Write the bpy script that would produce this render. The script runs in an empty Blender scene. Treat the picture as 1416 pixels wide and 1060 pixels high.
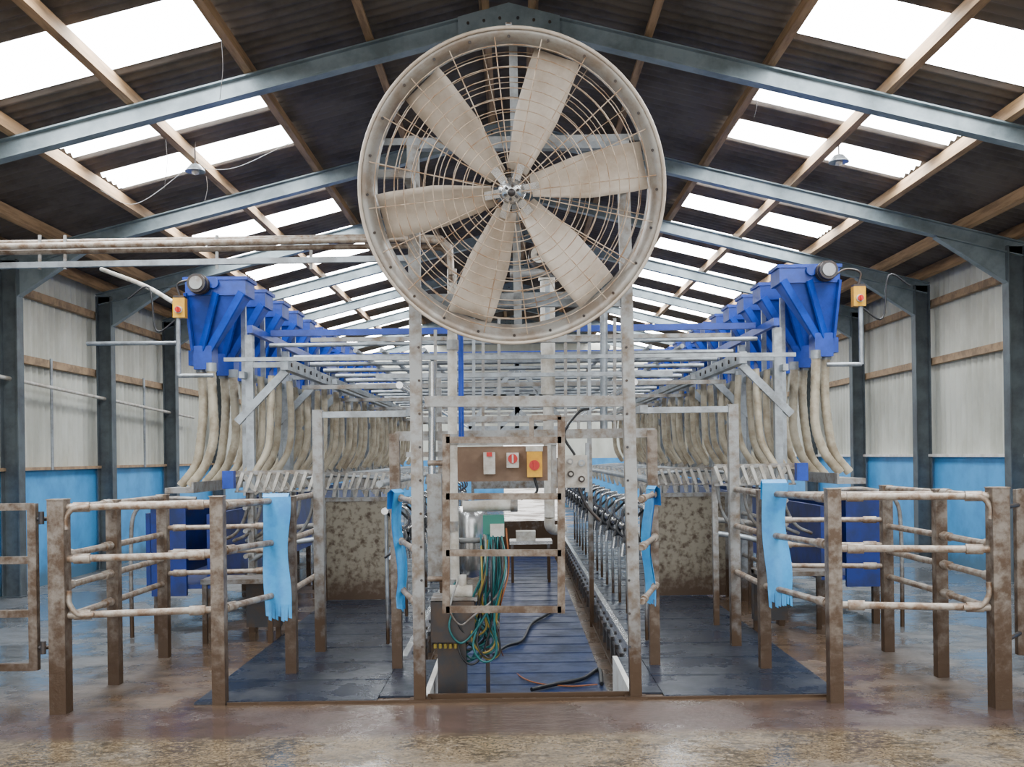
import bpy, math, random
from mathutils import Vector, Matrix
random.seed(7)
F=1400.0; CX=712.0; CY=630.0; H=1.6
ROLL=math.radians(0.8); cR,sR=math.cos(ROLL),math.sin(ROLL)
# survey helpers: photo measurement + real depth (m) -> world metres
def W(px,py,d):
    u=px-CX; v=py-CY
    u2=cR*u-sR*v; v2=sR*u+cR*v
    return Vector((u2*d/F,d,H-v2*d/F))
def G(px,py):
    u=px-CX; v=py-CY
    v2=sR*u+cR*v
    d=H*F/v2
    p=W(px,py,d); return Vector((p.x,p.y,0))
# ---------------------------------------------------------------- materials
def M(name,c1,c2=None,scale=4,rough=.5,rough2=None,metal=0,bump=0,thr=(.42,.62),mud=None,mudh=.6,stretch=(1,1,1),emit=0,detail=6,spec=.5):
    m=bpy.data.materials.new(name); m.use_nodes=True
    nt=m.node_tree; N=nt.nodes; L=nt.links
    b=N['Principled BSDF']
    b.inputs['Metallic'].default_value=metal
    b.inputs['Roughness'].default_value=rough
    b.inputs['Specular IOR Level'].default_value=spec
    b.inputs['Base Color'].default_value=(*c1,1)
    tc=N.new('ShaderNodeTexCoord'); mp=N.new('ShaderNodeMapping')
    mp.inputs['Scale'].default_value=stretch
    L.new(tc.outputs['Object'],mp.inputs['Vector'])
    nz=N.new('ShaderNodeTexNoise'); nz.inputs['Scale'].default_value=scale; nz.inputs['Detail'].default_value=detail
    nz.inputs['Roughness'].default_value=.65
    L.new(mp.outputs[0],nz.inputs['Vector'])
    mr=N.new('ShaderNodeMapRange'); mr.inputs[1].default_value=thr[0]; mr.inputs[2].default_value=thr[1]
    L.new(nz.outputs['Fac'],mr.inputs[0])
    col=None
    if c2 is not None:
        mx=N.new('ShaderNodeMix'); mx.data_type='RGBA'
        mx.inputs[6].default_value=(*c1,1); mx.inputs[7].default_value=(*c2,1)
        L.new(mr.outputs[0],mx.inputs[0]); col=mx.outputs[2]
    if mud is not None:
        ge=N.new('ShaderNodeNewGeometry'); sp=N.new('ShaderNodeSeparateXYZ'); L.new(ge.outputs['Position'],sp.inputs[0])
        m2=N.new('ShaderNodeMapRange'); m2.inputs[1].default_value=mudh; m2.inputs[2].default_value=0.0
        L.new(sp.outputs['Z'],m2.inputs[0])
        ad=N.new('ShaderNodeMath'); ad.operation='MULTIPLY_ADD'; ad.inputs[1].default_value=1.6; ad.inputs[2].default_value=-0.55
        L.new(nz.outputs['Fac'],ad.inputs[0])
        a2=N.new('ShaderNodeMath'); a2.operation='ADD'; a2.use_clamp=True
        L.new(ad.outputs[0],a2.inputs[0]); L.new(m2.outputs[0],a2.inputs[1])
        m3=N.new('ShaderNodeMath'); m3.operation='MULTIPLY'; m3.use_clamp=True
        L.new(a2.outputs[0],m3.inputs[0])
        m4=N.new('ShaderNodeMapRange'); m4.inputs[1].default_value=mudh*1.8; m4.inputs[2].default_value=mudh*.4
        L.new(sp.outputs['Z'],m4.inputs[0]); L.new(m4.outputs[0],m3.inputs[1])
        mx2=N.new('ShaderNodeMix'); mx2.data_type='RGBA'
        mx2.inputs[6].default_value=(*c1,1); mx2.inputs[7].default_value=(*mud,1)
        if col: L.new(col,mx2.inputs[6])
        L.new(m3.outputs[0],mx2.inputs[0]); col=mx2.outputs[2]
    if col: L.new(col,b.inputs['Base Color'])
    if rough2 is not None:
        r=N.new('ShaderNodeMapRange'); r.inputs[1].default_value=thr[0]; r.inputs[2].default_value=thr[1]
        r.inputs[3].default_value=rough; r.inputs[4].default_value=rough2
        L.new(nz.outputs['Fac'],r.inputs[0]); L.new(r.outputs[0],b.inputs['Roughness'])
    if bump:
        bp=N.new('ShaderNodeBump'); bp.inputs['Strength'].default_value=bump; bp.inputs['Distance'].default_value=.02
        L.new(nz.outputs['Fac'],bp.inputs['Height']); L.new(bp.outputs[0],b.inputs['Normal'])
    return m
MUD=(.065,.036,.018)
galv =M('galvanised_steel',(.35,.39,.43),(.21,.225,.235),scale=6,rough=.38,metal=.5,mud=MUD,mudh=.45)
galvd=M('galvanised_dirty',(.32,.33,.33),(.17,.125,.085),scale=9,rough=.48,metal=.35,mud=MUD,mudh=.8,bump=.2,thr=(.44,.68))
rustg=M('muddy_steel',(.25,.215,.18),(.100,.062,.037),scale=10,rough=.46,metal=.2,mud=MUD,mudh=.8,bump=.35,thr=(.40,.60),detail=9)
rail =M('rail_steel',(.38,.335,.285),(.18,.110,.065),scale=14,rough=.38,metal=.3,thr=(.42,.62),bump=.15)
frame_s=M('portal_steel',(.23,.285,.315),(.14,.18,.20),scale=3,rough=.45,metal=.25)
cols_s=M('column_steel',(.10,.125,.14),(.06,.07,.08),scale=3,rough=.55,metal=.2)
wood =M('purlin_wood',(.40,.25,.125),(.21,.125,.06),scale=5,rough=.75,stretch=(3,.3,3))
woodd=M('rail_wood',(.36,.25,.15),(.20,.14,.09),scale=6,rough=.8)
roofm=M('fibre_cement',(.135,.115,.098),(.080,.066,.056),scale=1.6,rough=.85,bump=.1)
cladm=M('cladding_sheet',(.60,.62,.56),(.45,.46,.40),scale=1.4,rough=.6,stretch=(1,1,.4))
bluew=M('blue_painted_wall',(.065,.36,.76),(.05,.28,.62),scale=2.5,rough=.5,bump=.15,mud=(.05,.14,.23),mudh=.35)
white=M('white_trim',(.75,.76,.74),(.55,.53,.48),scale=4,rough=.5)
blue =M('blue_paint',(.006,.055,.44),(.004,.035,.26),scale=5,rough=.35)
dblue=M('dark_blue_plastic',(.006,.025,.19),(.008,.02,.10),scale=5,rough=.4)
fanc =M('fan_cream',(.60,.53,.45),(.37,.28,.20),scale=3.5,rough=.45,thr=(.44,.74))
fanr =M('fan_ring',(.37,.36,.335),(.25,.205,.165),scale=5,rough=.38,metal=.35)
wire =M('guard_wire',(.55,.45,.35),(.34,.21,.12),scale=12,rough=.42,metal=.3)
steel=M('stainless',(.58,.60,.62),(.42,.42,.41),scale=5,rough=.25,metal=.85)
hose =M('milk_hose',(.46,.41,.31),(.27,.22,.15),scale=6,rough=.35)
rubber=M('black_rubber',(.009,.010,.013),None,rough=.4)
mat  =M('rubber_mat',(.011,.019,.038),(.018,.023,.034),scale=2.2,rough=.22,rough2=.45,bump=.25)
matp =M('pit_mat',(.005,.024,.100),(.009,.018,.05),scale=2.2,rough=.28,rough2=.45,bump=.25)
strap=M('blue_strap',(.05,.40,.86),(.035,.29,.72),scale=7,rough=.5,mud=(.06,.20,.34),mudh=.45)
panelm=M('splashed_panel',(.29,.26,.20),(.075,.048,.028),scale=13,rough=.42,thr=(.48,.64),mud=MUD,mudh=.4,detail=9)
beige=M('beige_board',(.22,.14,.09),(.16,.095,.06),scale=4,rough=.55)
yellow=M('yellow_box',(.80,.42,.01),(.62,.30,.01),scale=8,rough=.4)
red  =M('red_knob',(.55,.01,.008),None,rough=.35)
whp  =M('white_plastic',(.58,.57,.53),(.38,.34,.28),scale=8,rough=.38)
teal =M('teal_hose',(.004,.10,.105),None,rough=.32)
ylh  =M('yellow_hose',(.24,.18,.03),None,rough=.35)
green=M('green_box',(.01,.17,.13),None,rough=.4)
orange=M('orange_cord',(.28,.085,.02),None,rough=.5)
dark =M('dark_metal',(.038,.038,.042),(.07,.045,.03),scale=7,rough=.45,metal=.3)
sky=bpy.data.materials.new('rooflight_sheet'); sky.use_nodes=True
nt=sky.node_tree; nt.nodes.clear()
o=nt.nodes.new('ShaderNodeOutputMaterial'); e=nt.nodes.new('ShaderNodeEmission')
tc=nt.nodes.new('ShaderNodeTexCoord'); nz=nt.nodes.new('ShaderNodeTexNoise'); nz.inputs['Scale'].default_value=2.5
mr=nt.nodes.new('ShaderNodeMapRange'); mr.inputs[1].default_value=.3; mr.inputs[2].default_value=.7; mr.inputs[3].default_value=18; mr.inputs[4].default_value=32
nt.links.new(tc.outputs['Object'],nz.inputs['Vector']); nt.links.new(nz.outputs['Fac'],mr.inputs[0]); nt.links.new(mr.outputs[0],e.inputs['Strength'])
e.inputs['Color'].default_value=(.96,.985,1,1); nt.links.new(e.outputs[0],o.inputs[0])
def floor_mat():
    m=bpy.data.materials.new('wet_concrete'); m.use_nodes=True; nt=m.node_tree; N=nt.nodes; L=nt.links
    b=N['Principled BSDF']; b.inputs['Specular IOR Level'].default_value=.65
    ge=N.new('ShaderNodeNewGeometry'); sp=N.new('ShaderNodeSeparateXYZ'); L.new(ge.outputs['Position'],sp.inputs[0])
    def noise(s,sc=(1,1,1),d=6):
        mp=N.new('ShaderNodeMapping'); mp.inputs['Scale'].default_value=sc; L.new(ge.outputs['Position'],mp.inputs[0])
        n=N.new('ShaderNodeTexNoise'); n.inputs['Scale'].default_value=s; n.inputs['Detail'].default_value=d; n.inputs['Roughness'].default_value=.65
        L.new(mp.outputs[0],n.inputs['Vector']); return n.outputs['Fac']
    def mr(src,a,b_,c=0,d=1):
        n=N.new('ShaderNodeMapRange'); n.inputs[1].default_value=a; n.inputs[2].default_value=b_; n.inputs[3].default_value=c; n.inputs[4].default_value=d
        L.new(src,n.inputs[0]); return n.outputs[0]
    def mix(f,a,b_):
        n=N.new('ShaderNodeMix'); n.data_type='RGBA'; L.new(f,n.inputs[0])
        for i,c in ((6,a),(7,b_)):
            if isinstance(c,tuple): n.inputs[i].default_value=(*c,1)
            else: L.new(c,n.inputs[i])
        return n.outputs[2]
    def math_(op,a,b_=None):
        n=N.new('ShaderNodeMath'); n.operation=op; n.use_clamp=True
        L.new(a,n.inputs[0])
        if b_ is not None:
            if isinstance(b_,float): n.inputs[1].default_value=b_
            else: L.new(b_,n.inputs[1])
        return n.outputs[0]
    big=noise(.9); mid=noise(4,(1,1.6,1)); fine=noise(22,(1,1.3,1)); gr=noise(60,(1,1,1),3)
    fore=mix(mr(mid,.42,.60),(.185,.135,.080),(.060,.045,.030))
    fore=mix(mr(fine,.46,.64),fore,(.27,.205,.13))
    fore=mix(mr(gr,.50,.62),fore,(.035,.025,.017))
    band=mix(mr(mid,.35,.7),(.090,.058,.048),(.060,.040,.033))
    yb=mr(sp.outputs['Y'],5.75,5.9)
    c=mix(yb,fore,band)
    back=mix(mr(mid,.4,.65),(.12,.078,.048),(.06,.040,.027))
    c=mix(mr(sp.outputs['Y'],6.4,6.6),c,back)
    ax=N.new('ShaderNodeMath'); ax.operation='ABSOLUTE'; L.new(sp.outputs['X'],ax.inputs[0])
    out=math_('MULTIPLY',mr(ax.outputs[0],2.6,3.5),mr(sp.outputs['Y'],6.2,7.5))
    grey=mix(mr(mid,.4,.65),(.13,.135,.14),(.07,.072,.072))
    c=mix(out,c,grey)
    L.new(c,b.inputs['Base Color'])
    rg=mr(big,.46,.58,.07,.40)
    ra=N.new('ShaderNodeMath'); ra.operation='MULTIPLY_ADD'; L.new(fine,ra.inputs[0]); ra.inputs[1].default_value=.25; L.new(rg,ra.inputs[2])
    rb=N.new('ShaderNodeMath'); rb.operation='SUBTRACT'; rb.use_clamp=True; L.new(ra.outputs[0],rb.inputs[0]); rb.inputs[1].default_value=.08
    L.new(rb.outputs[0],b.inputs['Roughness'])
    bp=N.new('ShaderNodeBump'); bp.inputs['Strength'].default_value=.25; bp.inputs['Distance'].default_value=.02
    L.new(mid,bp.inputs['Height'])
    bp2=N.new('ShaderNodeBump'); bp2.inputs['Strength'].default_value=.5; bp2.inputs['Distance'].default_value=.008
    L.new(fine,bp2.inputs['Height']); L.new(bp.outputs[0],bp2.inputs['Normal'])
    L.new(mr(big,.46,.58,.10,.8),bp2.inputs['Strength']); L.new(bp2.outputs[0],b.inputs['Normal'])
    return m
floorm=floor_mat()
# ---------------------------------------------------------------- mesh builder
class B:
    def __init__(s): s.v=[]; s.f=[]; s.mi=[]; s.sm=[]; s.ms=[]
    def m(s,mt):
        if mt not in s.ms: s.ms.append(mt)
        return s.ms.index(mt)
    def add(s,vs,fs,mt,smooth=False):
        o=len(s.v); s.v+= [tuple(x) for x in vs]; k=s.m(mt)
        for f in fs: s.f.append([o+i for i in f]); s.mi.append(k); s.sm.append(smooth)
    def ob(s,c,ax,ay,az,mt):
        c=Vector(c); ax,ay,az=Vector(ax),Vector(ay),Vector(az)
        vs=[c+ax*i+ay*j+az*k for k in(-1,1) for j in(-1,1) for i in(-1,1)]
        s.add(vs,[(0,2,3,1),(4,5,7,6),(0,1,5,4),(2,6,7,3),(0,4,6,2),(1,3,7,5)],mt)
    def box(s,lo,hi,mt):
        lo=Vector(lo);hi=Vector(hi);c=(lo+hi)/2;h=(hi-lo)/2
        h=Vector((abs(h.x),abs(h.y),abs(h.z)))
        s.ob(c,(h.x,0,0),(0,h.y,0),(0,0,h.z),mt)
    def beam(s,p,q,w,h,mt,up=(0,0,1)):
        p=Vector(p);q=Vector(q);d=q-p;L=d.length
        if L<1e-5: return
        d.normalize();u=Vector(up)
        if abs(d.dot(u))>.98: u=Vector((0,1,0))
        sd=d.cross(u).normalized();u=sd.cross(d).normalized()
        s.ob((p+q)/2,d*L/2,sd*w/2,u*h/2,mt)
    def ibeam(s,p,q,w,h,mt,up=(0,0,1),t=.014):
        p=Vector(p);q=Vector(q);d=(q-p).normalized();u=Vector(up)
        if abs(d.dot(u))>.98: u=Vector((1,0,0))
        sd=d.cross(u).normalized();u=sd.cross(d).normalized()
        s.beam(p,q,t*.8,h-2*t,mt,u)
        s.beam(p+u*(h/2-t/2),q+u*(h/2-t/2),w,t,mt,u); s.beam(p-u*(h/2-t/2),q-u*(h/2-t/2),w,t,mt,u)
    def tube(s,pts,r,mt,n=8,closed=False,smooth=True):
        P=[Vector(p) for p in pts]; k=len(P); T=[]
        for i in range(k):
            if closed: t=P[(i+1)%k]-P[i-1]
            else: t=P[min(i+1,k-1)]-P[max(i-1,0)]
            T.append(t.normalized())
        u=Vector((0,0,1)) if abs(T[0].z)<.9 else Vector((1,0,0))
        nrm=(u-T[0]*u.dot(T[0])).normalized(); vs=[]
        for i in range(k):
            nrm=(nrm-T[i]*nrm.dot(T[i])).normalized(); bn=T[i].cross(nrm)
            rr=r[i] if isinstance(r,(list,tuple)) else r
            for j in range(n):
                a=2*math.pi*j/n; vs.append(P[i]+(nrm*math.cos(a)+bn*math.sin(a))*rr)
        fs=[]
        for i in range(k if closed else k-1):
            i2=(i+1)%k
            for j in range(n):
                j2=(j+1)%n; fs.append((i*n+j,i*n+j2,i2*n+j2,i2*n+j))
        s.add(vs,fs,mt,smooth)
        if not closed:
            s.add(vs[:n],[tuple(range(n))[::-1]],mt); s.add(vs[-n:],[tuple(range(n))],mt)
    def cyl(s,p,q,r,mt,n=14): s.tube([p,q],r,mt,n)
    def lathe(s,prof,mt,n=64,c=(0,0,0),closed=True,axis='y'):
        vs=[];c=Vector(c)
        for i in range(n):
            a=2*math.pi*i/n
            for r,y in prof:
                if axis=='y': vs.append(c+Vector((r*math.cos(a),y,r*math.sin(a))))
                else: vs.append(c+Vector((r*math.cos(a),r*math.sin(a),y)))
        k=len(prof);fs=[]
        for i in range(n):
            i2=(i+1)%n
            for j in range(k if closed else k-1):
                j2=(j+1)%k; fs.append((i*k+j,i2*k+j,i2*k+j2,i*k+j2))
        s.add(vs,fs,mt,True)
    def frustum(s,c,b,t,z0,z1,mt):
        vs=[(b[0],b[2],z0),(b[1],b[2],z0),(b[1],b[3],z0),(b[0],b[3],z0),(t[0],t[2],z1),(t[1],t[2],z1),(t[1],t[3],z1),(t[0],t[3],z1)]
        vs=[Vector(v)+Vector(c) for v in vs]
        s.add(vs,[(3,2,1,0),(4,5,6,7),(0,1,5,4),(1,2,6,5),(2,3,7,6),(3,0,4,7)],mt)
    def mesh(s,name,org):
        me=bpy.data.meshes.new(name); org=Vector(org)
        me.from_pydata([tuple(Vector(v)-org) for v in s.v],[],s.f)
        for mt in s.ms: me.materials.append(mt)
        me.polygons.foreach_set('material_index',s.mi); me.polygons.foreach_set('use_smooth',s.sm)
        me.update(); return me
    def build(s,name,org=None):
        if org is None:
            xs=[v[0] for v in s.v];ys=[v[1] for v in s.v];zs=[v[2] for v in s.v]
            org=((min(xs)+max(xs))/2,(min(ys)+max(ys))/2,min(zs))
        me=s.mesh(name,org)
        ob=bpy.data.objects.new(name,me); ob.location=org
        bpy.context.collection.objects.link(ob); return ob
def inst(ob,loc,rot=None,scale=None):
    o=bpy.data.objects.new(ob.name.split('.')[0],ob.data); o.location=loc
    if rot:o.rotation_euler=rot
    if scale:o.scale=scale
    bpy.context.collection.objects.link(o); return o
def smooth(pts,n=6):
    P=[Vector(p) for p in pts];P=[P[0]*2-P[1]]+P+[P[-1]*2-P[-2]];out=[]
    for i in range(1,len(P)-2):
        a,b,c,d=P[i-1:i+3]
        for k in range(n):
            t=k/n; out.append(.5*((2*b)+(c-a)*t+(2*a-5*b+4*c-d)*t*t+(3*b-a-3*c+d)*t**3))
    out.append(P[-2]); return out
# ---------------------------------------------------------------- shell
Y0,Y1=-1.5,31.0; XW=6.2; RZ=5.78; SL=.25
frames=[5.9,9.0]+[12.1+2.8*i for i in range(7)]
rows=[(-.2,.5),(1.0,1.7),(3.6,4.3),(4.8,5.4)]
for f in frames: rows+= [(f+.62,f+1.25),(f+1.78,f+2.45)]
rows[4]=(6.35,7.0); rows[5]=(7.75,8.6)
def corr(b,y0,y1,per,fn,mt_fn,segs,amp):
    n=int((y1-y0)/per*6); st=(y1-y0)/n
    for k in range(len(segs)-1):
        vs=[];
        for i in range(n+1):
            y=y0+i*st; a=amp*math.sin(2*math.pi*y/per)
            vs.append(fn(segs[k],y,a)); vs.append(fn(segs[k+1],y,a))
        groups={}
        for i in range(n):
            mt=mt_fn(k,y0+(i+.5)*st); groups.setdefault(mt.name,(mt,[]))[1].append((2*i,2*i+1,2*i+3,2*i+2))
        for mt,fs in groups.values(): b.add(vs,fs,mt,True)
c=B()
for sgn in(-1,1):
    corr(c,Y0,Y1,.146,lambda x,y,a:(sgn*x,y,RZ-SL*x+a),lambda k,y:(sky if (k==1 and any(r[0]<y<r[1] for r in rows)) else roofm),[0,2.4,4.4,6.4],.02)
c.box((-.18,Y0,RZ-.03),(.18,Y1,RZ+.06),roofm)
c.build('ceiling')
p=B()
for sgn in(-1,1):
    for x in(.22,1.25,2.33,3.37,4.42,5.45,6.0):
        z=RZ-SL*x-.11
        p.ob((sgn*x,(Y0+Y1)/2,z),(.032,0,-.008*sgn),(0,(Y1-Y0)/2,0),(.018*sgn,0,.072),wood)
p.build('roof_purlins')
AZ=5.5; CXc=6.0
def portal():
    b=B()
    for s_ in(-1,1):
        b.ibeam((s_*CXc,0,.0),(s_*CXc,0,AZ-SL*CXc+.02),.16,.22,cols_s,up=(1,0,0))
        n=(SL*s_,0,1)
        b.ibeam((s_*(CXc+.1),0,AZ-SL*(CXc+.1)),(0,0,AZ),.12,.17,frame_s,up=n)
        b.beam((s_*(CXc-.1),0,AZ-SL*CXc-.42),(s_*(CXc-.95),0,AZ-SL*(CXc-.95)-.1),.11,.012,frame_s,up=(0,0,1))
        b.add([(s_*(CXc-.1),-.006,AZ-SL*CXc-.42),(s_*(CXc-.95),-.006,AZ-SL*(CXc-.95)-.09),(s_*(CXc-.1),-.006,AZ-SL*CXc),
               (s_*(CXc-.1),.006,AZ-SL*CXc-.42),(s_*(CXc-.95),.006,AZ-SL*(CXc-.95)-.09),(s_*(CXc-.1),.006,AZ-SL*CXc)],[(0,1,2),(3,5,4),(0,3,4,1)],frame_s)
        b.box((s_*CXc-.14,-.12,0),(s_*CXc+.14,.12,.015),cols_s)
        b.add([(0,-.065,AZ-.16),(s_*.45,-.065,AZ-.2),(s_*.45,-.065,AZ-.02),(0,-.065,AZ+.1)],[(0,1,2,3)],frame_s)
        for k in range(3): 
            for zz in(-.13,-.04): b.cyl((s_*(.08+.14*k),-.065,AZ+zz-.02*k),(s_*(.08+.14*k),-.08,AZ+zz-.02*k),.014,dark,6)
    return b
pf=portal().build('portal_frame',(0,0,0)); pf.location=(0,frames[0],0)
for f in frames[1:]: inst(pf,(0,f,0))
for s_,nm in((-1,'wall_left'),(1,'wall_right')):
    b=B()
    b.box((s_*6.15,Y0,0),(s_*6.35,Y1,1.5),bluew)
    corr(b,Y0,Y1,.17,lambda z,y,a:(s_*(6.24+a),y,z),lambda k,y:cladm,[1.45,4.24],.028)
    b.box((s_*6.08,Y0,1.5),(s_*6.36,Y1,1.54),white if s_>0 else woodd)
    for z in(2.9,3.75): b.box((s_*6.13,Y0,z-.05),(s_*6.21,Y1,z+.05),woodd)
    b.build(nm)
b=B()
D0_,D1_=-.35,1.5
b.box((-6.2,Y1,0),(D0_,Y1+.15,1.5),bluew); b.box((D1_,Y1,0),(6.2,Y1+.15,1.5),bluew)
b.box((-6.2,Y1,1.5),(D0_,Y1+.1,4.2),cladm); b.box((D1_,Y1,1.5),(6.2,Y1+.1,4.2),cladm); b.box((D0_,Y1,2.3),(D1_,Y1+.1,4.2),cladm)
b.add([(-6.2,Y1,4.2),(6.2,Y1,4.2),(0,Y1,RZ)],[(0,1,2)],cladm)
b.build('wall_back')
PZ=-.35; PY0,PYs,PY1=6.72,7.95,20.5
XL0,XR0,XL,XR=-.60,.75,-.90,.93
b=B()
b.box((-14,-14,-.6),(14,PY0,0),floorm); b.box((-14,PY1,-.6),(14,50,0),floorm)
b.box((-14,PY0,-.6),(XL,PY1,0),floorm); b.box((XR,PY0,-.6),(14,PY1,0),floorm)
b.box((XL,PY0,-.6),(XL0,PYs,0),floorm); b.box((XR0,PY0,-.6),(XR,PYs,0),floorm)
b.box((XL0,PY0,-.6),(XR0,PY1,PZ),floorm); b.box((XL,PYs,-.6),(XL0,PY1,PZ),floorm); b.box((XR0,PYs,-.6),(XR,PY1,PZ),floorm)
b.build('floor')
# ---------------------------------------------------------------- mats / pit
def mats(name,x0,x1,y0,y1,step,mt,z=.0,h=.014,extra=None):
    b=B(); y=y0
    while y<y1-.02:
        e_=min(y+step-.008,y1); b.box((x0,y,z+.001),(x1,e_,z+h),mt); 
        b.box((x0,y+.02,z+h),(x1,y+.028,z+h+.003),mt)
        y+=step
    if extra: b.box(extra[0],extra[1],mt)
    return b.build(name)
mats('rubber_floor_mat',.96,2.12,6.62,22,.62,mat,extra=((.78,6.74,.001),(.955,PYs-.02,.014)))
mats('rubber_floor_mat',-2.12,-.93,6.62,22,.62,mat,extra=((-.925,6.74,.001),(-.63,PYs-.02,.014)))
mats('pit_rubber_mat',XL0+.02,XR0-.02,6.76,20.4,.45,matp,z=PZ)
b=B()
for x0,x1 in((XR-.03,XR+.02),(XL-.02,XL+.03)):
    b.box((x0,PYs,-.07),(x1,PY1,.04),steel)
    xi=x0 if x0>0 else x1; s_=1 if x0>0 else -1
    b.box((xi-.004*s_,PYs,PZ+.002),(xi+.02*s_,PY1,-.07),steel)
    b.box((xi-.05*s_,PYs,PZ+.02),(xi,PY1,PZ+.05),galv)
    b.box((xi-.02*s_,PYs,-.16),(xi,PY1,-.14),dark)
    y=PYs+.1
    while y<PY1:
        b.cyl((xi-.016*s_,y,-.03),(xi,y,-.03),.016,dark,8); b.box((xi-.03*s_,y+.2,PZ+.05),(xi,y+.225,-.1),dark); y+=.4
for x,s_ in((XL0,1),(XR0,-1)):
    b.box((x-.03*s_,PY0+.0,PZ),(x+.006*s_,PYs,.02),white)
b.box((XL0,PY0-.02,-.2),(XR0,PY0+.004,.03),galvd)
b.box((-1.9,6.60,0),(2.1,6.615,.018),galvd)
b.build('pit_kerb')
# ---------------------------------------------------------------- fan
R=.905
fc=W(708,264,6.15)
b=B()
b.lathe([(R,-.135),(R+.004,-.12),(R-.012,-.03),(R-.03,.10),(R-.02,.13),(R-.05,.13),(R-.075,.09),(R-.086,0),(R-.075,-.08),(R-.050,-.125),(R-.025,-.142)],fanr,96)
b.lathe([(R+.006,-.15),(R+.012,-.14),(R+.006,-.125),(R-.008,-.13),(R-.008,-.146)],fanc,96)
for k in range(24):
    a=2*math.pi*k/24; rr=R-.045
    b.cyl((rr*math.cos(a),-.125,rr*math.sin(a)),(rr*math.cos(a),-.14,rr*math.sin(a)),.009,dark,6)
def yf(r): return -.13-.055*(1-(r/R)**2)
rings=[.055+.0585*i for i in range(15)]
for r in rings:
    if r<R-.03:
        b.tube([(r*math.cos(2*math.pi*i/56),yf(r),r*math.sin(2*math.pi*i/56)) for i in range(56)],.0032,wire,5,closed=True)
for k in range(20):
    a=2*math.pi*(k+.3)/20; r0=.05 if k%2==0 else .17
    b.tube([(r*math.cos(a),yf(r)+.005,r*math.sin(a)) for r in [r0+(R-.045-r0)*i/6 for i in range(7)]],.0038,wire,5)
for r in [.12+.085*i for i in range(9)]:
    b.tube([(r*math.cos(2*math.pi*i/48),.15,r*math.sin(2*math.pi*i/48)) for i in range(48)],.0028,wire,5,closed=True)
for k in range(16):
    a=2*math.pi*(k+.5)/16
    b.tube([(.1*math.cos(a),.15,.1*math.sin(a)),((R-.03)*math.cos(a),.13,(R-.03)*math.sin(a))],.003,wire,5)
for k in range(6):
    a=math.radians(9.5+60*k); er=Vector((math.cos(a),0,math.sin(a))); et=Vector((-math.sin(a),0,math.cos(a))); ey=Vector((0,1,0))
    nr,nc=9,6; front=[];back=[]
    for i in range(nr):
        t=i/(nr-1); r=.12+t*(.81-.12)
        w=.16+.13*min(1,t*2.2)+.02*t
        if i==nr-1: w*=.95
        ph=math.radians(38-16*t)
        for j in range(nc):
            s_=(j/(nc-1)-.5)*w
            cam=.03*(1-(2*j/(nc-1)-1)**2)
            ctr=er*r+(et*math.cos(ph)+ey*math.sin(ph))*s_+(ey*math.cos(ph)-et*math.sin(ph))*(cam-.015)
            th=.006*(1-(2*j/(nc-1)-1)**2)+.002
            front.append(ctr-ey*th); back.append(ctr+ey*th)
    n=len(front); fs=[]
    for i in range(nr-1):
        for j in range(nc-1):
            q0=i*nc+j; fs.append((q0,q0+1,q0+nc+1,q0+nc)); fs.append((n+q0,n+q0+nc,n+q0+nc+1,n+q0+1))
    for i in range(nr-1):
        fs.append((i*nc,(i+1)*nc,n+(i+1)*nc,n+i*nc)); fs.append((i*nc+nc-1,n+i*nc+nc-1,n+(i+1)*nc+nc-1,(i+1)*nc+nc-1))
    for j in range(nc-1):
        fs.append((j,n+j,n+j+1,j+1)); q0=(nr-1)*nc+j; fs.append((q0,q0+1,n+q0+1,n+q0))
    b.add(front+back,fs,fanc,True)
    b.beam(er*.05,er*.17,.05,.02,steel,up=(0,1,0))
b.lathe([(.0,-.07),(.045,-.07),(.06,-.05),(.075,-.03),(.085,.03),(.0,.03)],steel,24,closed=False)
b.lathe([(.0,-.195),(.055,-.195),(.06,-.185),(.06,-.178),(.0,-.178)],steel,24,closed=False)
b.lathe([(.0,-.21),(.02,-.21),(.024,-.195),(.0,-.195)],dark,12,closed=False)
for k in range(6):
    a=math.radians(60*k+20); b.cyl((.04*math.cos(a),-.205,.04*math.sin(a)),(.04*math.cos(a),-.19,.04*math.sin(a)),.009,dark,6)
b.cyl((0,.03,0),(0,.17,0),.05,dark,18); b.cyl((0,.165,0),(0,.34,0),.09,dark,20)
b.beam((.02,.165,-R+.02),(.02,.165,R+.02),.05,.02,galv,up=(0,1,0))
b.beam((-.8,.17,.30),(.8,.17,.30),.04,.03,galv,up=(0,1,0))
b.beam((-.55,.17,-.66),(.55,.17,-.66),.04,.03,galv,up=(0,1,0))
b.cyl((0,-.1,R+.0),(0,-.1,R+.03),.018,dark,8); b.box((-.015,-.13,R-.01),(.015,-.05,R+.02),galv)
fan=b.build('industrial_fan',(0,0,0)); fan.location=fc; fan.rotation_euler=(math.radians(17),0,math.radians(-1))
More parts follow.
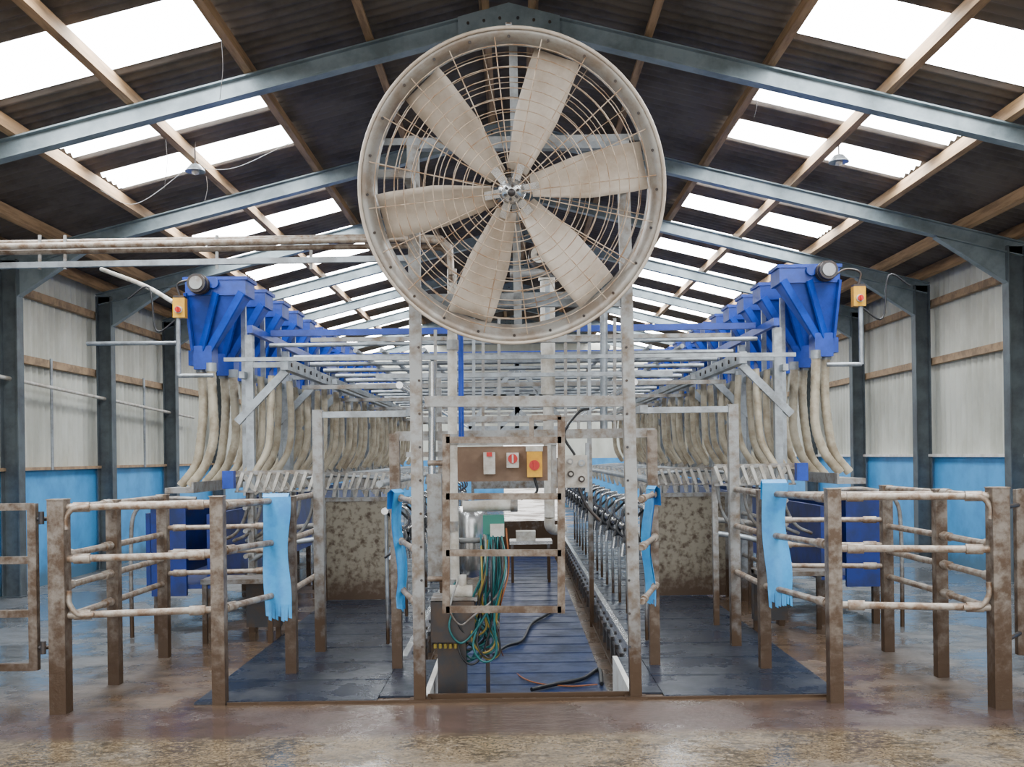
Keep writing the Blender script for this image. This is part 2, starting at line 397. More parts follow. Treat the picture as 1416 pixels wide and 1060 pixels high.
# ---------------------------------------------------------------- fan frame
D1=6.66
b=B()
lt,lb=W(571,190,D1),G(582,966); rt,rb=W(861,188,D1),G(880,966)
lt.y=lb.y=rt.y=rb.y=D1; lb.z=rb.z=0
b.beam(lb,lt,.076,.076,galvd,up=(0,1,0)); b.beam(rb,rt,.076,.076,galvd,up=(0,1,0))
def hz(py,px0,px1,w=.07,h=.07,d=D1,mt=galv): b.beam(W(px0,py,d),W(px1,py+ (px1-px0)*-.002,d),w,h,mt)
hz(200,566,866); hz(555,588,862,.065,.07,mt=galvd); 
hz(418,590,860,.05,.06)
for px,s_ in((571,1),(862,-1)):
    q=W(px,262,D1); b.beam(q,Vector((q.x,fc.y+.12,q.z)),.05,.06,galvd); b.beam(Vector((q.x,fc.y+.14,q.z)),Vector((fc.x-s_*(R-.03),fc.y+.14,q.z)),.04,.05,galvd)
    for py in range(480,940,46):
        q=W(px+(8 if px<700 else 4)+ (py-480)*.012,py,D1-.04); b.cyl(q,q-Vector((0,.004,0)),.009,dark,8)
b.box((lb.x-.07,D1-.07,0),(lb.x+.07,D1+.05,.012),rustg); b.box((rb.x-.07,D1-.07,0),(rb.x+.07,D1+.05,.012),rustg)
b.build('fan_support_frame')
D2=7.65
b=B()
for px,py in((550,925),(906,921)):
    q=G(px,py); q.y=D2
    b.beam(q,Vector((q.x,D2,1.78)),.075,.075,rustg,up=(0,1,0))
b.beam((-.9,D2,1.76),(1.06,D2,1.76),.06,.07,galvd)
b.beam((-.82,D2,1.62),(.2,D2,1.62),.04,.04,galvd)
b.build('pit_entry_frame')
for s_ in(-1,1):
    b=B(); xp=-1.62 if s_<0 else 1.80
    d=8.35
    b.beam((xp,d,0),(xp,d,2.0),.08,.08,galvd,up=(0,1,0))
    b.beam((xp,d,1.96),(-.86 if s_<0 else 1.0,d,1.96),.06,.05,galv)
    b.beam((-.87 if s_<0 else 1.02,d,1.96),(-.68 if s_<0 else .86,D1+.05,1.90),.05,.05,galv)
    b.build('stall_goalpost')
# ---------------------------------------------------------------- access gate
D3=6.58
b=B()
for px in(617,776): b.beam(W(px,576 if px>700 else 600,D3),W(px,847,D3),.048,.04,rustg,up=(0,1,0))
for py in(608,686,764,842): b.beam(W(617,py,D3),W(776,py,D3),.04,.042,rustg)
for py in(640,800): b.cyl(W(592,py,D3+.02),W(617,py,D3),.018,rustg,8)
b.beam(W(735,577,D3),W(776,577,D3),.04,.03,rustg); b.beam(W(735,577,D3),W(735,606,D3),.03,.03,rustg,up=(0,1,0))
b.build('pit_access_gate')
# ---------------------------------------------------------------- pens
PT=1.34
def post(b,g,top=PT,w=.095,mt=rustg):
    b.beam((g.x,g.y,0),(g.x,g.y,top),w,w,mt,up=(0,1,0))
    b.box((g.x-w/2-.004,g.y-w/2-.004,top),(g.x+w/2+.004,g.y+w/2+.004,top+.006),rail)
def railz(b,p,q,z,r=.023,ext=0,sleeve=True,z2=None):
    z2=z if z2 is None else z2
    a=Vector((p.x,p.y,z)); c_=Vector((q.x,q.y,z2)); b.cyl(a,c_,r,rail,10)
    if sleeve:
        d=(c_-a).normalized(); L=(c_-a).length
        for t in(.14,.86): b.cyl(a+d*(L*t-.05),a+d*(L*t+.05),r*1.4,rail,10)
for side in(-1,1):
    if side<0: A,Bp,C,D,E=[G(*t) for t in((85,985),(305,973),(160,945),(404,932),(228,908))]; Fp=G(441,895)
    else: A,Bp,C,D,E=[G(*t) for t in((1383,978),(1155,970),(1302,935),(1058,925),(1228,900))]; Fp=G(1014,890)
    b=B()
    post(b,A,PT+.02,.105); post(b,Bp,PT+.02,.085)
    for g in(C,D,E): post(b,g,PT-.02,.08)
    v=(Bp-A); 
    for z0 in(1.31,.98,.62): railz(b,A,Bp,z0)
    def lp(t,z): return Vector((A.x+v.x*t,A.y+v.y*t-.03,z))
    b.tube(smooth([lp(.22,.62),lp(.12,.63),lp(.07,.70),lp(.07,.78)],5),.018,rail,8)
    b.tube(smooth([lp(.20,1.31),lp(.10,1.30),lp(.055,1.24),lp(.055,1.17)],5),.018,rail,8)
    for z in(1.30,1.0,.80,.60):
        railz(b,A,C,z); railz(b,C,E,z,sleeve=False)
    for z in(1.30,1.0,.62):
        railz(b,Bp,D,z); railz(b,D,Vector((Fp.x,Fp.y,0)),z,sleeve=False)
    railz(b,C,D,1.29,.02,sleeve=False); 
    for z in(1.05,.85,.68): 
        q=E+Vector((-side*.9,.15,0)); railz(b,E,q,z,.02)
    b.build('cow_pen_railing')
    b=B()
    if side<0: x0,x1=W(45,697,6.45).x, -4.2; y=6.45
    else: x0,x1=W(1409,697,6.5).x, 4.6; y=6.5
    for x in(x0,x1): b.beam((x,y,.28),(x,y,1.34),.055,.045,rustg,up=(0,1,0))
    for z in(.30,.64,.98,1.32): b.beam((x0,y,z),(x1,y,z),.04,.045,rustg)
    ap=A
    for z in(.42,1.24):
        b.cyl((x0,y,z),(ap.x+ (0.05 if side>0 else -.05),ap.y,z),.014,dark,8); b.cyl(((x0+ap.x)/2,y-.05,z-.03),((x0+ap.x)/2,y-.05,z+.05),.018,dark,8)
    b.build('yard_gate')
def strapo(cx,cy,w,ztop,zbot,rot,seed=0,lean=0):
    rnd=random.Random(seed); b=B(); nx=8; m=20
    def fold(u,t): return .016*math.sin(u*5.5+seed)*(.4+t*.8)-.02*math.sin(t*6+seed)
    vs=[]
    for i in range(m+1):
        t=i/m
        for j in range(nx+1):
            u=j/nx; x=(u-.5)*w*(1+.06*math.sin(t*8+seed))+.012*math.sin(t*6+seed*1.3)+lean*t
            vs.append((x,fold(u,t),ztop+(zbot+.12-ztop)*t))
    o=len(vs); vs2=[(x,y+.006,z) for x,y,z in vs]; fs=[]
    for i in range(m):
        for j in range(nx):
            q0=i*(nx+1)+j; fs.append((q0,q0+1,q0+nx+2,q0+nx+1)); fs.append((o+q0,o+q0+nx+1,o+q0+nx+2,o+q0+1))
    b.add(vs+vs2,fs,strap,True)
    for j in range(nx):
        l,r_=vs[m*(nx+1)+j],vs[m*(nx+1)+j+1]; L=rnd.uniform(.08,.13); sx=rnd.uniform(-.004,.004)
        tail=[Vector(l),Vector(r_),Vector((r_[0]-.001+sx,r_[1]-.004,r_[2]-L)),Vector((l[0]+.002+sx,l[1]-.004,l[2]-L*.92))]
        tb=[q+Vector((0,.006,0)) for q in tail]
        b.add(tail+tb,[(0,3,2,1),(4,5,6,7),(3,7,6,2),(0,4,7,3),(1,2,6,5)],strap,False)
    b.add([(-w/2,fold(0,0),ztop),(w/2,fold(1,0),ztop),(w/2,.03,ztop+.025),(-w/2,.03,ztop+.025),(w/2,.06,ztop),(-w/2,.06,ztop),(w/2,.065,ztop-.12),(-w/2,.065,ztop-.12)],[(0,1,2,3),(3,2,4,5),(5,4,6,7)],strap,True)
    ob=b.build('hanging_strap',(0,0,0)); ob.location=(cx,cy,0); ob.rotation_euler=(0,0,rot)
q=W(382,690,7.28); strapo(q.x,7.26,.185,1.33,.44,.05,seed=1)
q=W(1070,680,7.28); strapo(q.x,7.26,.175,1.38,.49,-.05,seed=2,lean=.02)
q=W(553,690,7.5); strapo(q.x,7.5,.17,1.34,.46,math.radians(70),seed=3)
q=W(897,690,7.5); strapo(q.x,7.5,.15,1.34,.48,math.radians(-72),seed=5)
for s_ in(-1,1):
    b=B(); a=Vector((-.885 if s_<0 else 1.06,7.65,0)); c_=Vector((-.66 if s_<0 else .83,6.72,0))
    for z in(1.3,.98,.62): railz(b,a,c_,z,.02)
    b.build('pit_side_rail')
for s_ in(-1,1):
    b=B(); x0,x1=(-2.14,-1.36) if s_<0 else (1.55,2.36); d=11.3
    b.box((x0,d,.02),(x1,d+.02,1.12),panelm)
    for x in(x0,x1): b.beam((x,d+.01,0),(x,d+.01,1.16),.05,.05,galvd,up=(0,1,0))
    b.beam((x0,d+.01,1.14),(x1,d+.01,1.14),.045,.045,galvd)
    b.build('splash_panel')
# ---------------------------------------------------------------- feed hoppers
def hopper():
    b=B()
    b.box((-.29,0,-.16),(.27,.33,0),blue); b.box((-.31,-.01,-.02),(.29,.35,.01),blue)
    b.frustum((0,0,0),(.05,.24,.12,.26),(-.25,.26,.02,.31),-.62,-.16,blue)
    for x0,x1 in((-.26,.08),(.26,.23),(-.02,.15)): b.beam((x0,-.02,-.14),(x1,.08,-.66),.022,.07,blue)
    b.box((.05,.06,-.84),(.22,.26,-.62),blue)
    b.box((.20,.10,-.80),(.28,.22,-.66),blue)
    b.cyl((.12,-.16,-.07),(.12,.02,-.07),.085,dark,20); b.cyl((.12,-.17,-.07),(.12,-.16,-.07),.06,galvd,16)
    b.cyl((.12,-.10,-.07),(.12,-.085,-.07),.094,dark,20);b.cyl((.12,-.06,-.07),(.12,-.045,-.07),.094,dark,20)
    b.cyl((.0,-.04,-.05),(.0,.0,-.05),.05,blue,12)
    for k,(dx,dy) in enumerate(((.07,.10),(.19,.20))):
        pts=smooth([(dx,dy,-.82),(dx-.015,dy,-1.15),(dx-.02+.03*k,dy-.01,-1.48),(dx+.06,dy-.02,-1.74),(dx+.20,dy-.03,-1.93)],10)
        rr=[.042+.0035*(i%2) for i in range(len(pts))]
        b.tube(pts,rr,hose,12); b.cyl((dx,dy,-.86),(dx,dy,-.78),.052,galv,12)
    return b
hb=hopper().build('feed_hopper',(0,0,0)); HZ=3.29
HX=2.77
hb.location=(HX,9.4,HZ+.04)
me_l=hb.data.copy()
for v in me_l.vertices: v.co.x*=-1
me_l.flip_normals()
N=17; SP=.74
hl=bpy.data.objects.new('feed_hopper',me_l); hl.location=(-HX,9.4,HZ); bpy.context.collection.objects.link(hl)
for i in range(1,N):
    inst(hb,(HX,9.4+SP*i,HZ)); inst(hl,(-HX,9.4+SP*i,HZ))
for s_ in(-1,1):
    b=B(); X=lambda x:s_*x
    yE=9.4+SP*N
    b.beam((X(2.42),9.3,2.80),(X(2.42),yE,2.80),.05,.07,blue)
    b.beam((X(2.12),9.35,2.48),(X(2.12),yE,2.48),.07,.11,galv)
    b.beam((X(2.50),9.3,2.38),(X(2.50),yE,2.38),.05,.06,galv)
    for i in range(18):
        b.cyl((X(2.085),9.5+.3*i,2.48),(X(2.075),9.5+.3*i,2.48),.02,dark,8)
    for i in range(0,N,2):
        y=9.45+SP*i
        b.beam((X(2.46),y,0),(X(2.46),y,2.76),.07,.07,galv,up=(0,1,0))
        b.beam((X(2.58),y-.02,1.95),(X(2.12),y-.02,2.42),.05,.07,galv); b.beam((X(2.12),y,2.48),(X(2.46),y,2.48),.05,.05,galv)
    for i in range(N):
        y=9.4+SP*i
        b.beam((X(2.62),y+.45,1.25),(X(2.62),y+.45,3.1),.045,.045,galv,up=(0,1,0))
        if i%2: b.beam((X(2.30),y+.3,1.32),(X(2.30),y+.3,2.44),.03,.03,galv,up=(0,1,0))
        for k,(dx,dy) in enumerate(((0,.2),(-.14,.05),(-.30,.32))):
            if dx<-.2 and i<2: continue
            x=2.40+dx; j=.03*math.sin(i*2.3+k)
            b.tube(smooth([(X(x),y+dy,2.38),(X(x-.01+j),y+dy,2.0),(X(x+.02+j),y+dy,1.7),(X(x+.14+j),y+dy-.05,1.46)],5),.034,hose,8)
    b.beam((X(1.88),10.6,2.4),(X(1.88),yE,2.4),.05,.05,galv)
    b.build('stall_steelwork')
    b=B()
    b.box((X(2.96),9.3,1.30),(X(3.22),yE,1.35),galvd)
    b.box((X(2.95),9.28,1.30),(X(2.97),yE,1.40),galvd)
    b.beam((X(2.56),9.2,1.42),(X(2.56),yE,1.42),.05,.05,galvd)
    b.box((X(2.54),9.12,1.34),(X(2.64),9.20,1.50),blue)
    def comb(y,xo,xi,z,mt=whp,st=.082):
        b.beam((X(xo),y,z+.05),(X(xi),y,z+.05),.05,.035,galvd)
        x=xi
        while x<xo-.02:
            b.beam((X(x),y-.03,z+.05),(X(x+.045),y-.03,z-.08),.04,.028,mt)
            b.beam((X(x+.045),y-.03,z-.07),(X(x+.06),y-.03,z-.12),.03,.022,mt)
            x+=st
        b.beam((X(xo),y,z-.12),(X(xi),y,z-.12),.04,.02,galvd)
    comb(9.25,2.56,1.82,1.43)
    comb(11.2,2.2,1.36,1.38)
    y=9.4
    while y<yE:
        b.beam((X(2.52),y,1.46),(X(2.40),y+.02,1.28),.065,.04,whp); y+=.17
    y=11.8
    while y<yE:
        xi=1.42
        b.tube(smooth([(X(2.5),y,1.36),(X(2.2),y,1.40),(X((2.2+xi)/2),y,1.38),(X(xi),y,1.34)],4),.02,galv,6)
        for k in range(9):
            x=xi+.03+k*.125
            b.beam((X(x),y,1.38),(X(x+.05),y+.03,1.15),.045,.02,whp)
        y+=SP
    for z in(1.16,.95,.72,.5):
        b.tube(smooth([(X(2.46),9.2,z),(X(2.46),10,z),(X(2.45),11.2,z)],4),.022,galvd,8)
    for k in range(6):
        x=1.86+.12*k
        b.tube(smooth([(X(x),9.3,1.30),(X(x+.03),9.35,1.1),(X(x+.14),9.4,.92),(X(x+.3),9.45,.84)],5),.016,galvd,7)
    b.tube(smooth([(X(1.84),9.35,.86),(X(2.2),9.35,.80),(X(2.46),9.35,.66)],5),.026,galv,8)
    b.tube(smooth([(X(1.84),9.45,.98),(X(2.2),9.45,.94),(X(2.46),9.45,.84)],5),.026,galvd,8)
    b.beam((X(1.84),9.35,0),(X(1.84),9.35,1.46),.05,.05,galvd,up=(0,1,0))
    for i in range(4):
        y=9.35+.6*i
        b.beam((X(2.44),y,.0),(X(2.44),y,1.3),.045,.045,galvd,up=(0,1,0))
    b.build('stall_bail_comb')
    b=B()
    b.box((X(2.80),9.3,.45),(X(2.84),yE,1.1),dblue)
    b.box((X(3.36),9.3,.45),(X(3.40),yE,1.12),dblue)
    b.box((X(2.80),9.3,.42),(X(3.40),yE,.46),dblue)
    b.box((X(3.02),9.26,.36),(X(3.34),9.3,1.16),dblue)
    for i in range(9):
        y=9.4+1.5*i
        for x in(2.85,3.33): b.beam((X(x),y,0),(X(x),y,.45),.06,.06,galvd,up=(0,1,0))
    b.tube(smooth([(X(2.9),9.2,1.25),(X(3.2),9.2,1.25),(X(3.45),9.2,1.15),(X(3.5),9.2,.8),(X(3.5),9.2,.0)],5),.02,galvd,8)
    b.build('feed_manger')
for s_ in(-1,1):
    b=B(); X=lambda x:s_*x
    b.box((X(2.12),9.05,.1),(X(2.42),9.15,.55),dark)
    b.box((X(2.12),8.8,.52),(X(2.75),9.15,.56),galvd)
    for x in(2.15,2.72):
        for y in(8.83,9.12): b.beam((X(x),y,0),(X(x),y,.52),.04,.04,galvd,up=(0,1,0))
    b.build('low_step_platform')
# ---------------------------------------------------------------- cross pipes overhead
b=B(); y=9.6; i=0
while y<21:
    b.cyl((-2.08,y,2.56),(2.08,y,2.56),.022,galv,8)
    if i%2==0: b.cyl((-2.36,y+.2,2.70),(2.36,y+.2,2.70),.02,galv,8)
    if i%3==0: b.beam((-2.08,y+.35,2.30),(2.08,y+.35,2.30),.04,.04,galvd)
    y+=.74; i+=1
for x in(-1.5,-1.25,-.85,.9,1.3,1.6): b.cyl((x,9.6,2.62),(x,21,2.62),.022,galv,8)
for x in(-.95,1.0): b.cyl((x,8.4,2.2),(x,21,2.2),.03,steel,10)
b.build('overhead_pipework')
b=B(); b.beam((-2.39,10.0,2.84),(2.39,10.0,2.85),.06,.06,blue); b.beam((-2.39,12.5,2.86),(2.39,12.5,2.86),.06,.06,blue); b.build('blue_cross_beam')
b=B()
b.beam(W(310,497,9.2),W(1100,490,9.2),.035,.035,galv); b.beam(W(430,470,9.9),W(1010,463,9.9),.04,.04,galvd)
b.beam(W(520,520,8.9),W(930,516,8.9),.035,.035,galv); b.beam(W(585,580,8.2),W(870,577,8.2),.04,.045,galvd)
for px in(602,655,668,690,782,800,815,838,850): b.beam(W(px,440+(px%5)*8,9.4),W(px,600,9.4),.028,.028,galv if px%2 else galvd,up=(0,1,0))
d=11.5
for (a,c_) in(((715,503),(648,592)),((715,503),(786,592)),((648,592),(786,592)),((715,503),(715,592)),((690,540),(742,592)),((742,540),(690,592)),((682,548),(750,548))):
    b.beam(W(*a,d),W(*c_,d),.05,.04,galv,up=(0,1,0))
for x in(-.85,.85): b.beam((x,d,PZ),(x,d,2.62),.05,.05,galvd,up=(0,1,0))
b.build('overhead_lattice_frame')
# ---------------------------------------------------------------- upper-left pipes
b=B()
for py,py2,d,r,mt in((344,330,7.15,.024,rail),(351,340,7.2,.02,rustg),(338,326,7.3,.018,rail)):
    b.tube([W(-250,py+2,d),W(560,py2,d),W(610,py2+3,d),W(622,py2+14,d),W(624,py2+50,d)] ,r,mt,10)
b.beam(W(-260,372,7.2),W(572,357,7.2),.035,.04,galv)
for px in(55,90,300,430): b.beam(W(px,325,7.2),W(px,372,7.2),.02,.012,galvd,up=(0,1,0))
b.build('vacuum_pipeline')
b=B()
b.tube([W(625,372,7.3),W(626,640,7.3),W(630,838,7.3)],.034,whp,12)
for py in(470,600,720,800): b.cyl(W(626,py,7.3),W(626,py+14,7.3),.043,galvd,12)
b.build('milk_riser_pipe')
b=B(); b.tube([W(637,462,7.5),W(638,606,7.5)],.02,blue,10); b.tube([W(598,500,7.6),W(597,800,7.6)],.03,steel,10); b.build('wash_pipe')
b=B(); b.cyl(W(757,385,9.6),W(758,545,9.6),.068,whp,18); q=W(760,715,9.6); b.cyl(W(758,545,9.6),q,.05,whp,18); b.tube(smooth([q,q+Vector((0,.03,-.08)),q+Vector((.05,.15,-.13)),q+Vector((.14,.4,-.13))],5),.05,whp,14); b.cyl(W(756,378,9.6),W(756,388,9.6),.078,whp,18)
b.cyl(W(835,430,9.4),W(835,600,9.4),.035,galv,12); b.build('vent_stack')
b=B(); q=W(745,356,8.6); b.cyl(q,q-Vector((0,.12,0)),.09,dark,20); b.cyl(q-Vector((0,.12,0)),q-Vector((0,.14,0)),.07,whp,20); b.cyl(q-Vector((0,.14,0)),q-Vector((0,.16,0)),.02,dark,10)
b.beam(q,q+Vector((.15,0,-.12)),.1,.1,dark); b.cyl(W(705,378,8.6),W(800,376,8.6),.04,galvd,12); b.beam(W(757,390,8.6),W(757,470,8.6),.04,.04,galv,up=(0,1,0))
b.beam(W(715,470,8.6),W(830,468,8.6),.05,.05,galvd)
b.build('vacuum_pump')
def isolator(px,py,d,s_):
    b=B(); q=W(px,py,d); w=.055
    b.box(q+Vector((-w,-.04,-.09)),q+Vector((w,.04,.09)),yellow)
    b.cyl(q+Vector((0,-.04,-.02)),q+Vector((0,-.055,-.02)),.035,whp,16); b.cyl(q+Vector((0,-.055,-.02)),q+Vector((0,-.075,-.02)),.026,red,16); b.box(q+Vector((-.006,-.09,-.045)),q+Vector((.006,-.075,.005)),red)
    b.box(q+Vector((-.05,-.04,.09)),q+Vector((.05,.04,.11)),dark)
    b.cyl(q+Vector((.02*s_,.0,-.09)),q+Vector((.02*s_,.0,-.62)),.022,galv,10)
    b.cyl(q+Vector((.02*s_,.0,-.62)),q+Vector((-s_*.30,.0,-.62)),.02,galv,10)
    b.tube(smooth([q+Vector((0,0,.11)),q+Vector((s_*.02,0,.22)),q+Vector((-s_*.12,-.02,.25)),q+Vector((-s_*.24,-.02,.18))],6),.01,dark,6)
    b.tube(smooth([q+Vector((.03*s_,0,-.1)),q+Vector((s_*.22,0,-.2)),q+Vector((s_*.3,.05,.2)),q+Vector((s_*.5,.05,.1))],6),.009,rubber,6)
    b.build('isolator_switch')
isolator(249,426,9.3,-1); isolator(1187,410,9.3,1)
b=B()
b.tube(smooth([W(140,372,10.5),W(200,395,10),W(240,418,9.4)],4),.022,whp,8)
b.cyl(W(120,475,10.5),W(246,474,10.5),.022,galv,8)
b.build('cable_conduit')
b=B()
b.cyl((-6.02+.0,11.6,2.62),(-6.02,19,2.40),.025,whp,8)
for y in(13.2,16.5): b.cyl((-6.03,y,1.5),(-6.03,y,2.95),.02,galv,8)
b.build('wall_water_pipe')
# ---------------------------------------------------------------- control gear in pit
b=B(); d=7.5
b.box(W(627,666,d),W(757,616,d)+Vector((0,.03,0)),beige); b.beam(W(613,612,d),W(770,611,d),.04,.04,galvd)
b.beam(W(620,612,d+.03),W(620,870,d+.03),.04,.04,galvd,up=(0,1,0)); b.beam(W(766,612,d+.03),W(766,690,d+.03),.04,.04,galvd,up=(0,1,0))
def cbox(px,py,w,h,mt,dep=.08):
    q=W(px,py,d-.001); b.box(q+Vector((-w/2,-dep,-h/2)),q+Vector((w/2,0,h/2)),mt); return q
cbox(677,640,.085,.16,whp); q=cbox(677,628,.04,.03,red,.09)
cbox(709,636,.09,.11,whp); q=W(709,634,d-.08); b.cyl(q,q-Vector((0,.012,0)),.035,red,18); b.box(q+Vector((-.006,-.03,-.03)),q+Vector((.006,-.01,.03)),whp)
cbox(739,641,.11,.19,yellow,.1); q=W(739,643,d-.1); b.cyl(q,q-Vector((0,.015,0)),.038,red,18); b.box(q+Vector((-.007,-.035,-.03)),q+Vector((.007,-.012,.03)),red)
b.box(W(727,623,d)+Vector((0,-.105,-.005)),W(750,617,d)+Vector((0,-.0,0)),whp)
b.tube(smooth([W(739,660,d),W(742,680,d),W(720,690,d)],5),.01,rubber,6)
b.cyl(W(640,700,d),W(706,698,d),.042,whp,14); b.cyl(W(706,698,d),W(716,698,d),.05,galvd,14)
b.build('control_panel')
b=B(); d=7.6
b.box(W(780,674,d),W(812,629,d)+Vector((0,.06,0)),whp)
for px,py,c_ in((788,638,galvd),(804,640,galv),(789,655,dark),(804,662,dark)): 
    q=W(px,py,d); b.cyl(q,q-Vector((0,.03,0)),.025,c_,16); b.cyl(q-Vector((0,.03,0)),q-Vector((0,.04,0)),.013,whp,12)
b.tube(smooth([W(795,629,d),W(780,600,d),W(800,570,d),W(815,565,d)],6),.01,rubber,6); b.tube(smooth([W(800,674,d),W(812,700,d),W(830,720,d)],6),.012,dark,6)
b.beam(W(812,612,d+.08),W(812,680,d+.08),.03,.03,galv,up=(0,1,0))
b.build('pulsator_control_box')
b=B(); d=7.8
q=W(652,745,d)
b.lathe([(0,-.30),(.09,-.28),(.13,-.22),(.135,.18),(.10,.25),(.03,.28),(0,.28)],steel,28,c=q,closed=False,axis='z')
b.lathe([(.138,-.02),(.145,-.01),(.145,.01),(.138,.02)],galvd,28,c=q,axis='z')
b.beam(q+Vector((-.1,0,-.22)),Vector((q.x-.1,d,PZ)),.03,.03,dark,up=(0,1,0))
b.cyl(W(640,705,d),W(640,680,d),.03,steel,10)
b.build('milk_receiver_tank')
b=B(); d=7.05
b.box(W(596,888,d),W(656,830,d)+Vector((0,.25,0)),dark); b.box(W(596,832,d),W(660,826,d)+Vector((0,.27,0)),galvd)
q0=W(600,888,d); b.box((q0.x+.02,d+.05,PZ+.0),(q0.x+.22,d+.22,q0.z),dark)
q=W(640,818,d+.1); b.cyl(q+Vector((-.09,0,0)),q+Vector((.07,0,0)),.05,whp,16); b.cyl(q+Vector((0,0,0)),q+Vector((0,0,.12)),.028,whp,12); b.cyl(q+Vector((-.12,0,0)),q+Vector((-.09,0,0)),.035,steel,12)
b.box(W(592,800,d+.5),W(610,655,d+.5)+Vector((0,.12,0)),galvd)
for k in range(5): q=W(602+k*7,896,d); b.cyl(q,q+Vector((0,0,.03)),.012,ylh,8)
b.build('milk_pump_unit')
b=B(); d=7.35
b.box(W(668,742,d),W(697,712,d)+Vector((0,.1,0)),green); b.box(W(678,742,d-.02),W(697,724,d-.02)+Vector((0,.05,0)),whp)
b.beam(W(672,742,d+.05),Vector((W(672,742,d).x,d+.05,PZ)),.03,.03,dark,up=(0,1,0))
b.build('dosing_pump')
b=B(); rnd=random.Random(3)
for k in range(28):
    mt=[teal,rubber,teal,ylh,teal,galvd,rubber,teal][k%8]
    x=rnd.uniform(664,696); y0=rnd.uniform(738,750); dd=7.05+rnd.uniform(-.1,.3)
    bot=rnd.uniform(855,918); mx=rnd.uniform(636,684)
    pts=[W(x,y0,7.35),W(x+rnd.uniform(-4,6),y0+45,dd),W(x+rnd.uniform(-20,4),(y0+bot)/2+20,dd),W(mx+8,bot-12,dd),W(mx-10,bot,dd),W(mx-24,bot-22,dd),W(mx-14,bot-60,dd+.1)]
    b.tube(smooth(pts,6),.008,mt,6)
b.build('hose_bundle')
def GL(px,py,r):  # point lying on the pit floor
    u=px-CX; v=py-CY; v2=sR*u+cR*v; d=(H-PZ-.02-r)*F/v2; return W(px,py,d)
b=B(); b.tube(smooth([GL(683,905,.016),GL(700,893,.016),GL(722,885,.016),GL(735,862,.016),GL(755,850,.016),GL(772,838,.016)],6),.016,rubber,8)
b.tube(smooth([GL(735,953,.018),GL(770,945,.018),GL(805,938,.018),GL(828,925,.018),GL(832,945,.018)],6),.018,rubber,8); b.build('rubber_hose')
b=B(); b.tube(smooth([W(700,730,7.3),W(703,790,7.25),W(690,850,7.4),GL(695,905,.006),GL(725,938,.006),GL(780,948,.006),GL(826,946,.006)],8),.006,orange,6); b.build('orange_cord')
for s_ in(-1,1):
    b=B(); y=8.6
    while y<19:
        x=s_*.98
        b.cyl((x+s_*.12,y,.02),(x+s_*.12,y,1.15),.016,galv,8)
        b.lathe([(0,-.05),(.05,-.04),(.055,0),(.04,.03),(0,.035)],steel,14,c=(x,y,.96),closed=False,axis='z')
        for k in range(4):
            a=math.pi/2*k+.4; dx,dy=.06*math.cos(a),.06*math.sin(a)
            b.cyl((x+dx*.6,y+dy*.6,.96),(x+dx*1.4,y+dy*1.4,.84),.018,rubber,8); b.cyl((x+dx*1.3,y+dy*1.3,.85),(x+dx*1.6,y+dy*1.6,.74),.02,steel,8)
        b.tube(smooth([(x,y,.98),(x-s_*.08,y-.05,1.06),(x-s_*.05,y-.1,1.18),(x+s_*.1,y-.05,1.2)],5),.014,steel,7)
        b.tube(smooth([(x+s_*.1,y,1.12),(x-s_*.04,y-.15,1.0),(x-s_*.06,y-.22,.90),(x+s_*.10,y-.3,.78)],5),.012,rubber,7)
        y+=SP
    b.cyl((s_*1.10,8.5,1.15),(s_*1.10,19,1.15),.03,steel,10); b.cyl((s_*1.14,8.5,1.38),(s_*1.14,19,1.38),.03,galv,10)
    b.build('milking_cluster_row')
b=B(); b.box((-.1,15.4,.25),(.55,15.9,.3),steel); 
for x in(-.06,.5):
    for y in(15.45,15.85): b.beam((x,y,PZ+.01),(x,y,.25),.04,.04,galv,up=(0,1,0))
b.box((.0,15.5,.3),(.3,15.8,.44),whp)
b.build('steel_work_table')
b=B()
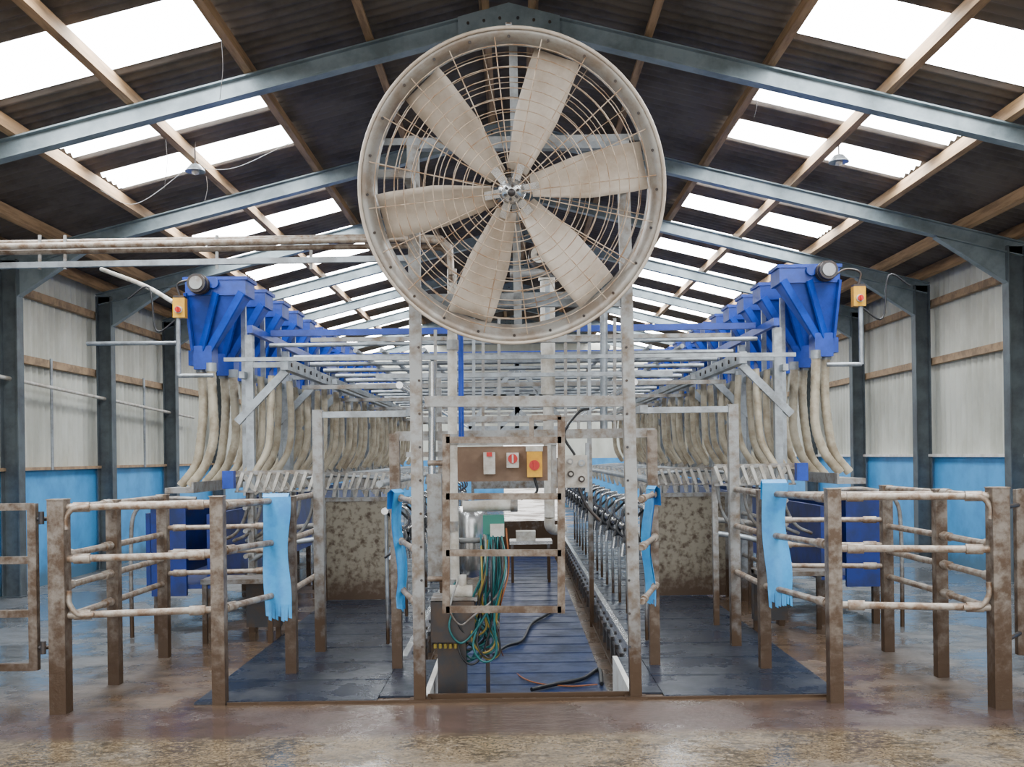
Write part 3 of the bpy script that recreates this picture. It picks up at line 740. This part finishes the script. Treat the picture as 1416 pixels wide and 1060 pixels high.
for x in(-.85,.88): b.beam((x,20.2,PZ),(x,20.2,1.6),.06,.06,galvd,up=(0,1,0))
b.box((-.85,20.18,.95),(.88,20.22,1.55),galvd)
b.box((-.85,20.18,PZ),(.88,20.22,.30),galvd)
b.build('pit_end_barrier')
for q in(W(270,233,10.6),W(1160,220,10.6)):
    b=B(); zr=RZ-SL*abs(q.x)-.02; 
    b.lathe([(.02,.05),(.05,.04),(.10,-.02),(.105,-.035),(.10,-.03),(.045,.025),(0,.03)],galv,24,c=q,closed=False,axis='z')
    b.cyl(q+Vector((0,0,.04)),(q.x,q.y,max(zr,q.z+.1)),.008,dark,8)
    b.lathe([(0,-.07),(.035,-.055),(.04,-.02),(0,.02)],whp,16,c=q,closed=False,axis='z')
    b.build('pendant_lamp')
b=B()
for (x,y,l) in((-3.37,9.9,.5),(-3.37,11.2,.3),(-2.33,8.2,.5),(2.33,9.6,.25)):
    z=RZ-SL*abs(x)-.18
    b.tube(smooth([(x,y,z),(x+.01,y,z-l*.5),(x-.02,y,z-l)],5),.003,dark,5)
for x0,x1,y,sag in((-4.4,-3.4,10.8,.28),(-3.4,-2.35,10.9,.14)):
    za,zb=RZ-SL*abs(x0)-.18,RZ-SL*abs(x1)-.18
    b.tube(smooth([(x0,y,za),((x0+x1)/2-.1,y,(za+zb)/2-sag),(x1,y,zb)],8),.003,galvd,5)
b.build('hanging_wires')
# ---------------------------------------------------------------- world, camera
w=bpy.data.worlds.new('World'); bpy.context.scene.world=w; w.use_nodes=True
bg=w.node_tree.nodes['Background']; bg.inputs[0].default_value=(1,.985,.96,1); bg.inputs[1].default_value=3.4
cam=bpy.data.cameras.new('Camera'); co=bpy.data.objects.new('Camera',cam); bpy.context.collection.objects.link(co)
co.location=(0,0,H); co.rotation_euler=(math.pi/2,ROLL,0)
cam.sensor_width=36; cam.lens=36*F/1416; cam.shift_x=-(CX-708)/1416; cam.shift_y=(CY-530)/1416
cam.clip_end=200
bpy.context.scene.camera=co
